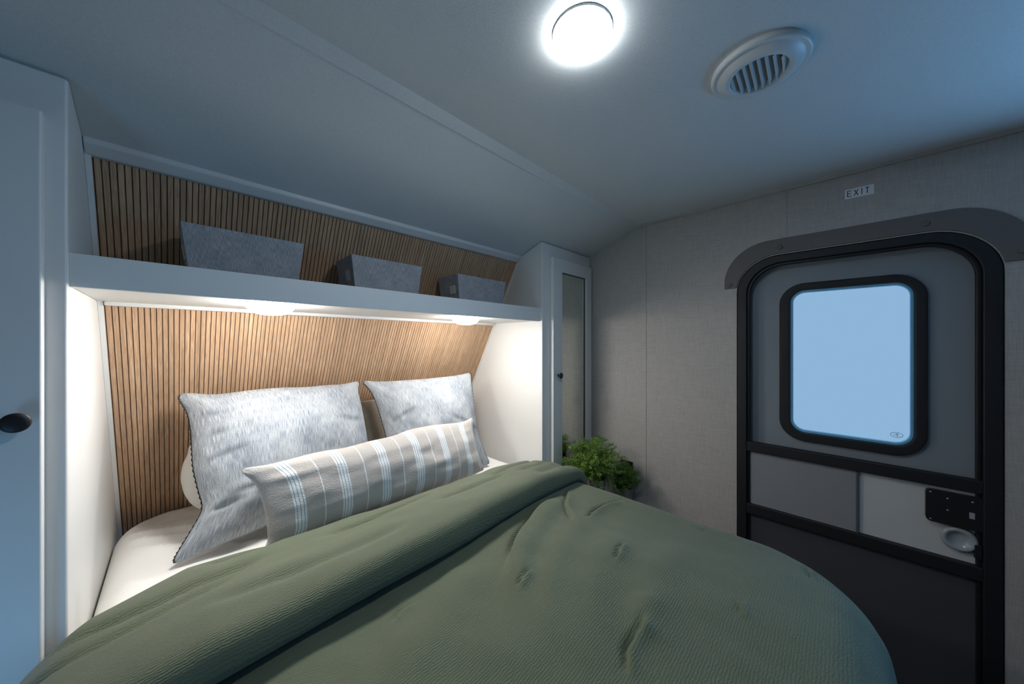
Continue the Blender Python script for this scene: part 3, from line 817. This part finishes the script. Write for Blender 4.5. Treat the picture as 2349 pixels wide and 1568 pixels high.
def stitched_edge(base, side, parent, r=.0018, amp=.0022):
    line = base[0] if side == 'left' else base[-1]
    pts = []; 
    P = [Vector(p) for p in line]; L = 0
    outw = -1 if side == 'left' else 1
    # resample finely with a zigzag
    for a, b in zip(P, P[1:]):
        n = max(1, int((b-a).length/.005))
        for i in range(n): pts.append(a.lerp(b, i/n))
    U = (Vector(base[-1][40])-Vector(base[0][40])).normalized()*outw
    pts = [p + U*(amp*(1 if i % 2 else -.2)) + Vector((0, -.0015, 0)) for i, p in enumerate(pts)]
    return obj('edge_stitching', tube(pts, r, 5), M_thread, parent, smooth=True)

# left big cushion
t1 = thing('square_cushion', (.3, 1.45, .68), 'large slate-grey linen cushion with dark whipped edges, left of the pair, fully in view', 'cushion', 'slate-grey linen cushions against the slatted wall')
E1 = dict(left=[(0,.012),(.05,.0),(.12,-.022),(.25,-.060),(.33,-.050),(.5,-.034),(.75,-.028),(.88,-.018),(.95,.002),(1,.006)],
          right=[(0,0),(.5,.0),(.8,-.006),(.9,-.012),(.95,-.004),(1,.010)],
          top=[(0,.006),(.06,.004),(.13,-.010),(.2,-.010),(.35,-.003),(.5,-.004),(.62,-.010),(.75,-.006),(.86,-.008),(.93,.0),(1,.006)],
          bottom=[(0,.004),(.1,-.006),(.4,-.016),(.7,-.014),(1,0)])
o1, b1, _ = pillow('cushion_cover', (.000,1.345,.672), (.585,1.400,.668), (.597,1.585,1.121), (.010,1.585,1.126), .150, M_linen, t1, E1, folds=((.08,.66,.12,.13,.006),(.14,.52,.2,.12,.006),(.30,.28,.05,.2,.006),(.10,.22,.1,.10,.010),(.85,.62,-.2,.12,.005),(.12,.80,.1,.15,.005)), seed=5, wr=.010)
stitched_edge(b1, 'left', t1); stitched_edge(b1, 'right', t1)
# right big cushion
t2 = thing('square_cushion', (.9, 1.45, .68), 'slate-grey linen cushion at the right, partly behind the striped bolster', 'cushion', 'slate-grey linen cushions against the slatted wall')
E2 = dict(left=[(0,0),(.3,-.03),(.5,-.035),(.75,-.030),(.88,-.02),(.95,.0),(1,.012)],
          right=[(0,.02),(.12,.0),(.3,-.02),(.6,-.018),(.9,-.004),(1,.004)],
          top=[(0,.004),(.08,-.006),(.2,-.012),(.5,-.012),(.8,-.006),(.93,.002),(1,.012)],
          bottom=[(0,0),(.5,-.01),(1,0)])
o2, b2, _ = pillow('cushion_cover', (.665,1.410,.668), (1.125,1.290,.672), (1.165,1.475,1.128), (.622,1.592,1.124), .105, M_linen, t2, E2, folds=((.8,.45,-.5,.18,.006),(.2,.6,.4,.15,.005)), seed=9, wr=.008)
stitched_edge(b2, 'left', t2); stitched_edge(b2, 'right', t2)
# striped bolster
t3 = thing('lumbar_cushion', (.58, 1.2, .68), 'long taupe lumbar cushion with white and blue-grey stripes in front of the others', 'cushion')
E3 = dict(left=[(0,.0),(.12,-.022),(.4,-.030),(.7,-.026),(.85,-.014),(.94,.004),(1,.010)],
          right=[(0,.010),(.15,-.01),(.5,-.022),(.8,-.016),(1,.012)],
          top=[(0,.006),(.05,-.004),(.12,-.002),(.22,.004),(.30,-.004),(.42,.002),(.52,.000),(.60,.014),(.72,.012),(.84,.002),(.93,-.006),(1,.014)],
          bottom=[(0,0),(.3,-.006),(1,0)])
o3, b3, _ = pillow('cushion_cover', (.168,1.160,.702), (1.020,1.190,.702), (1.050,1.315,.918), (.135,1.215,.940), .085, M_lumbar, t3, E3, nu=150, nv=60, seed=21, wr=.0045, exp=.5)
# sleeping pillows behind
t4 = thing('pillow', (.28, 1.66, .68), 'white pillow mostly hidden behind the large left cushion', 'pillow')
E4 = dict(left=[(0,-.05),(.15,-.012),(.3,.004),(.5,.010),(.7,.0),(.85,-.016),(1,-.02)], right=[(0,0),(1,0)], top=[(0,-.03),(.1,0),(.5,.01),(1,0)], bottom=[(0,.0),(1,0)])
E0 = dict(left=[(0,0),(.5,-.01),(.85,-.012),(1,.01)], right=[(0,0),(1,0)], top=[(0,0),(.5,.01),(1,0)], bottom=[(0,0),(1,0)])
pillow('pillowcase', (.030,1.615,.690), (.540,1.640,.690), (.540,1.690,.950), (.012,1.665,.960), .09, M_pcase, t4, E4, nu=60, nv=50, seed=31, wr=.006, backk=.5, exp=.4)
t5 = thing('pillow', (.9, 1.66, .68), 'beige pillow showing in the gap between the two slate-grey cushions', 'pillow')
pillow('pillowcase', (.585,1.625,.685), (1.20,1.600,.685), (1.20,1.670,1.00), (.590,1.690,1.012), .05, M_beige, t5, E0, nu=60, nv=50, seed=33, wr=.004, backk=.5, exp=.4)

# ---------------------------------------------------------------- nightstand and ferns
ns = thing('nightstand', (1.58, .93, 0), 'low white nightstand in the corner between bed and mirrored cabinet, holding two ferns', 'nightstand')
obj('table_top', bx(1.345, 1.812, .745, 1.075, .385, .403), M_table, ns, bevel=.003)
obj('cabinet_body', bx(1.355, 1.805, .765, 1.070, .0, .385), M_table, ns)
def fern(x, y, r, h, zb, fr, fh, nst, seed, label, lx=0, ly=0):
    rd = random.Random(seed)
    t = thing('potted_fern', (x, y, zb), label, 'plant', 'potted ferns on the nightstand')
    bm = bmesh.new(); n = 40
    prof = [(r*.80, 0), (r*.86, h*.3), (r*.97, h*.8), (r, h), (r*.94, h), (r*.92, h*.9), (0.002, h*.88)]
    lathe(bm, prof, (x, y, zb), n)
    for v in bm.verts:   # wavy paper-bag rim
        if v.co.z > zb+h*.95:
            a = math.atan2(v.co.y-y, v.co.x-x); v.co.z += .005*math.sin(3*a+seed)+.003*math.sin(7*a)
    obj('pot', bm, M_pot, t, smooth=True)
    obj('soil', lathe(bmesh.new(), [(r*.92, h*.885), (r*.90, h*.90), (r*.2, h*.93)], (x, y, zb), 24), M_soil, t, smooth=True)
    vs, fs = [], []; sv, sf = [], []
    for i in range(nst):
        a = rd.uniform(0, 2*PI); out = fr*rd.uniform(.25, 1.05); hh = fh*rd.uniform(.35, 1.05)*(1.15-.5*out/fr)
        p = Vector((x+rd.uniform(-.5,.5)*r, y+rd.uniform(-.5,.5)*r, zb+h*.9))
        e = Vector((x+out*math.cos(a)+lx*rd.random(), y+out*math.sin(a)+ly*rd.random(), zb+h+hh))
        c = (p+e)/2 + Vector((0,0,hh*.55))
        if rd.random() < .12: e.z = zb+h*rd.uniform(.75,1.1)
        e.x = min(e.x, XW-.015); e.y = min(e.y, YF-.050)
        K = 12; pts = [(1-q)**2*p + 2*q*(1-q)*c + q*q*e for q in [j/K for j in range(K+1)]]
        for q in pts: q.y = min(q.y, YF-.047); q.x = max(min(q.x, XW-.012), 1.32)
        for A, B in zip(pts, pts[1:]):
            d = (B-A).normalized(); s_ = d.orthogonal().normalized()*.0007; u_ = d.cross(s_)
            k0 = len(sv)
            for P_ in (A, B):
                for w_ in (s_+u_, u_-s_, -s_-u_, s_-u_): sv.append(P_+w_)
            for j in range(4): sf.append((k0+j, k0+(j+1)%4, k0+4+(j+1)%4, k0+4+j))
        for j in range(3, K+1):
            base = pts[j]; d = (pts[j]-pts[j-1]).normalized()
            for m_ in range(7):
                ax = d.orthogonal().normalized(); ax.rotate(Matrix.Rotation(rd.uniform(0, 2*PI), 3, d))
                dr_ = (ax + d*rd.uniform(.2,.9)).normalized()
                ln = .024*(1.15-j/K*.6)*rd.uniform(.6,1.2)
                st = base + d*rd.uniform(-.008,.008); wv = dr_.orthogonal().normalized()*rd.uniform(.0009,.0016)
                wv.rotate(Matrix.Rotation(rd.uniform(0,PI), 3, dr_))
                k0 = len(vs); mid = st+dr_*ln*.55; tip = st+dr_*ln+Vector((0,0,-.003))
                for q in (mid, tip): q.y = min(q.y, YF-.040); q.x = min(q.x, XW-.008)
                vs += [st, mid+wv, tip, mid-wv]; fs.append((k0, k0+1, k0+2, k0+3))
    obj('stems', (sv, sf), M_stem, t)
    f_ = obj('foliage', (vs, fs), M_leaf, t)
fern(1.555, .930, .070, .195, .4035, .165, .20, 330, 4, 'larger feathery green fern in a taupe pot, in front of the mirrored door')
fern(1.725, .835, .046, .115, .4035, .078, .13, 120, 9, 'smaller feathery green fern in a taupe pot, in front of the wall outlet')

# ---------------------------------------------------------------- light levels
strength(M_lamp, 35.0)
strength(M_puck, 46.0)
strength(M_pane, .36)
strength(M_fill2, 5.0)

w = bpy.data.worlds.new('world'); SC.world = w; w.use_nodes = True
bg = w.node_tree.nodes['Background']; bg.inputs[0].default_value = (.25,.45,.8,1); bg.inputs[1].default_value = .3

# ---------------------------------------------------------------- camera
cam = bpy.data.cameras.new('camera'); co = bpy.data.objects.new('camera', cam); C.objects.link(co)
co.location = (0, 0, 1.30)
a = math.radians(44.563216)
co.rotation_euler = (PI/2, 0, -(PI/2 - a))
cam.sensor_width = 36; cam.lens = 760/2349*36; cam.shift_y = 3/2349; cam.clip_start = .01
SC.camera = co
SC.view_settings.view_transform = 'Standard'; SC.view_settings.look = 'None'
SC.view_settings.gamma = 1; SC.view_settings.use_curve_mapping = False
SC.view_settings.exposure = 1.35
SC.cycles.max_bounces = 10; SC.cycles.diffuse_bounces = 6
SC.cycles.caustics_reflective = True
SC.cycles.use_denoising = True
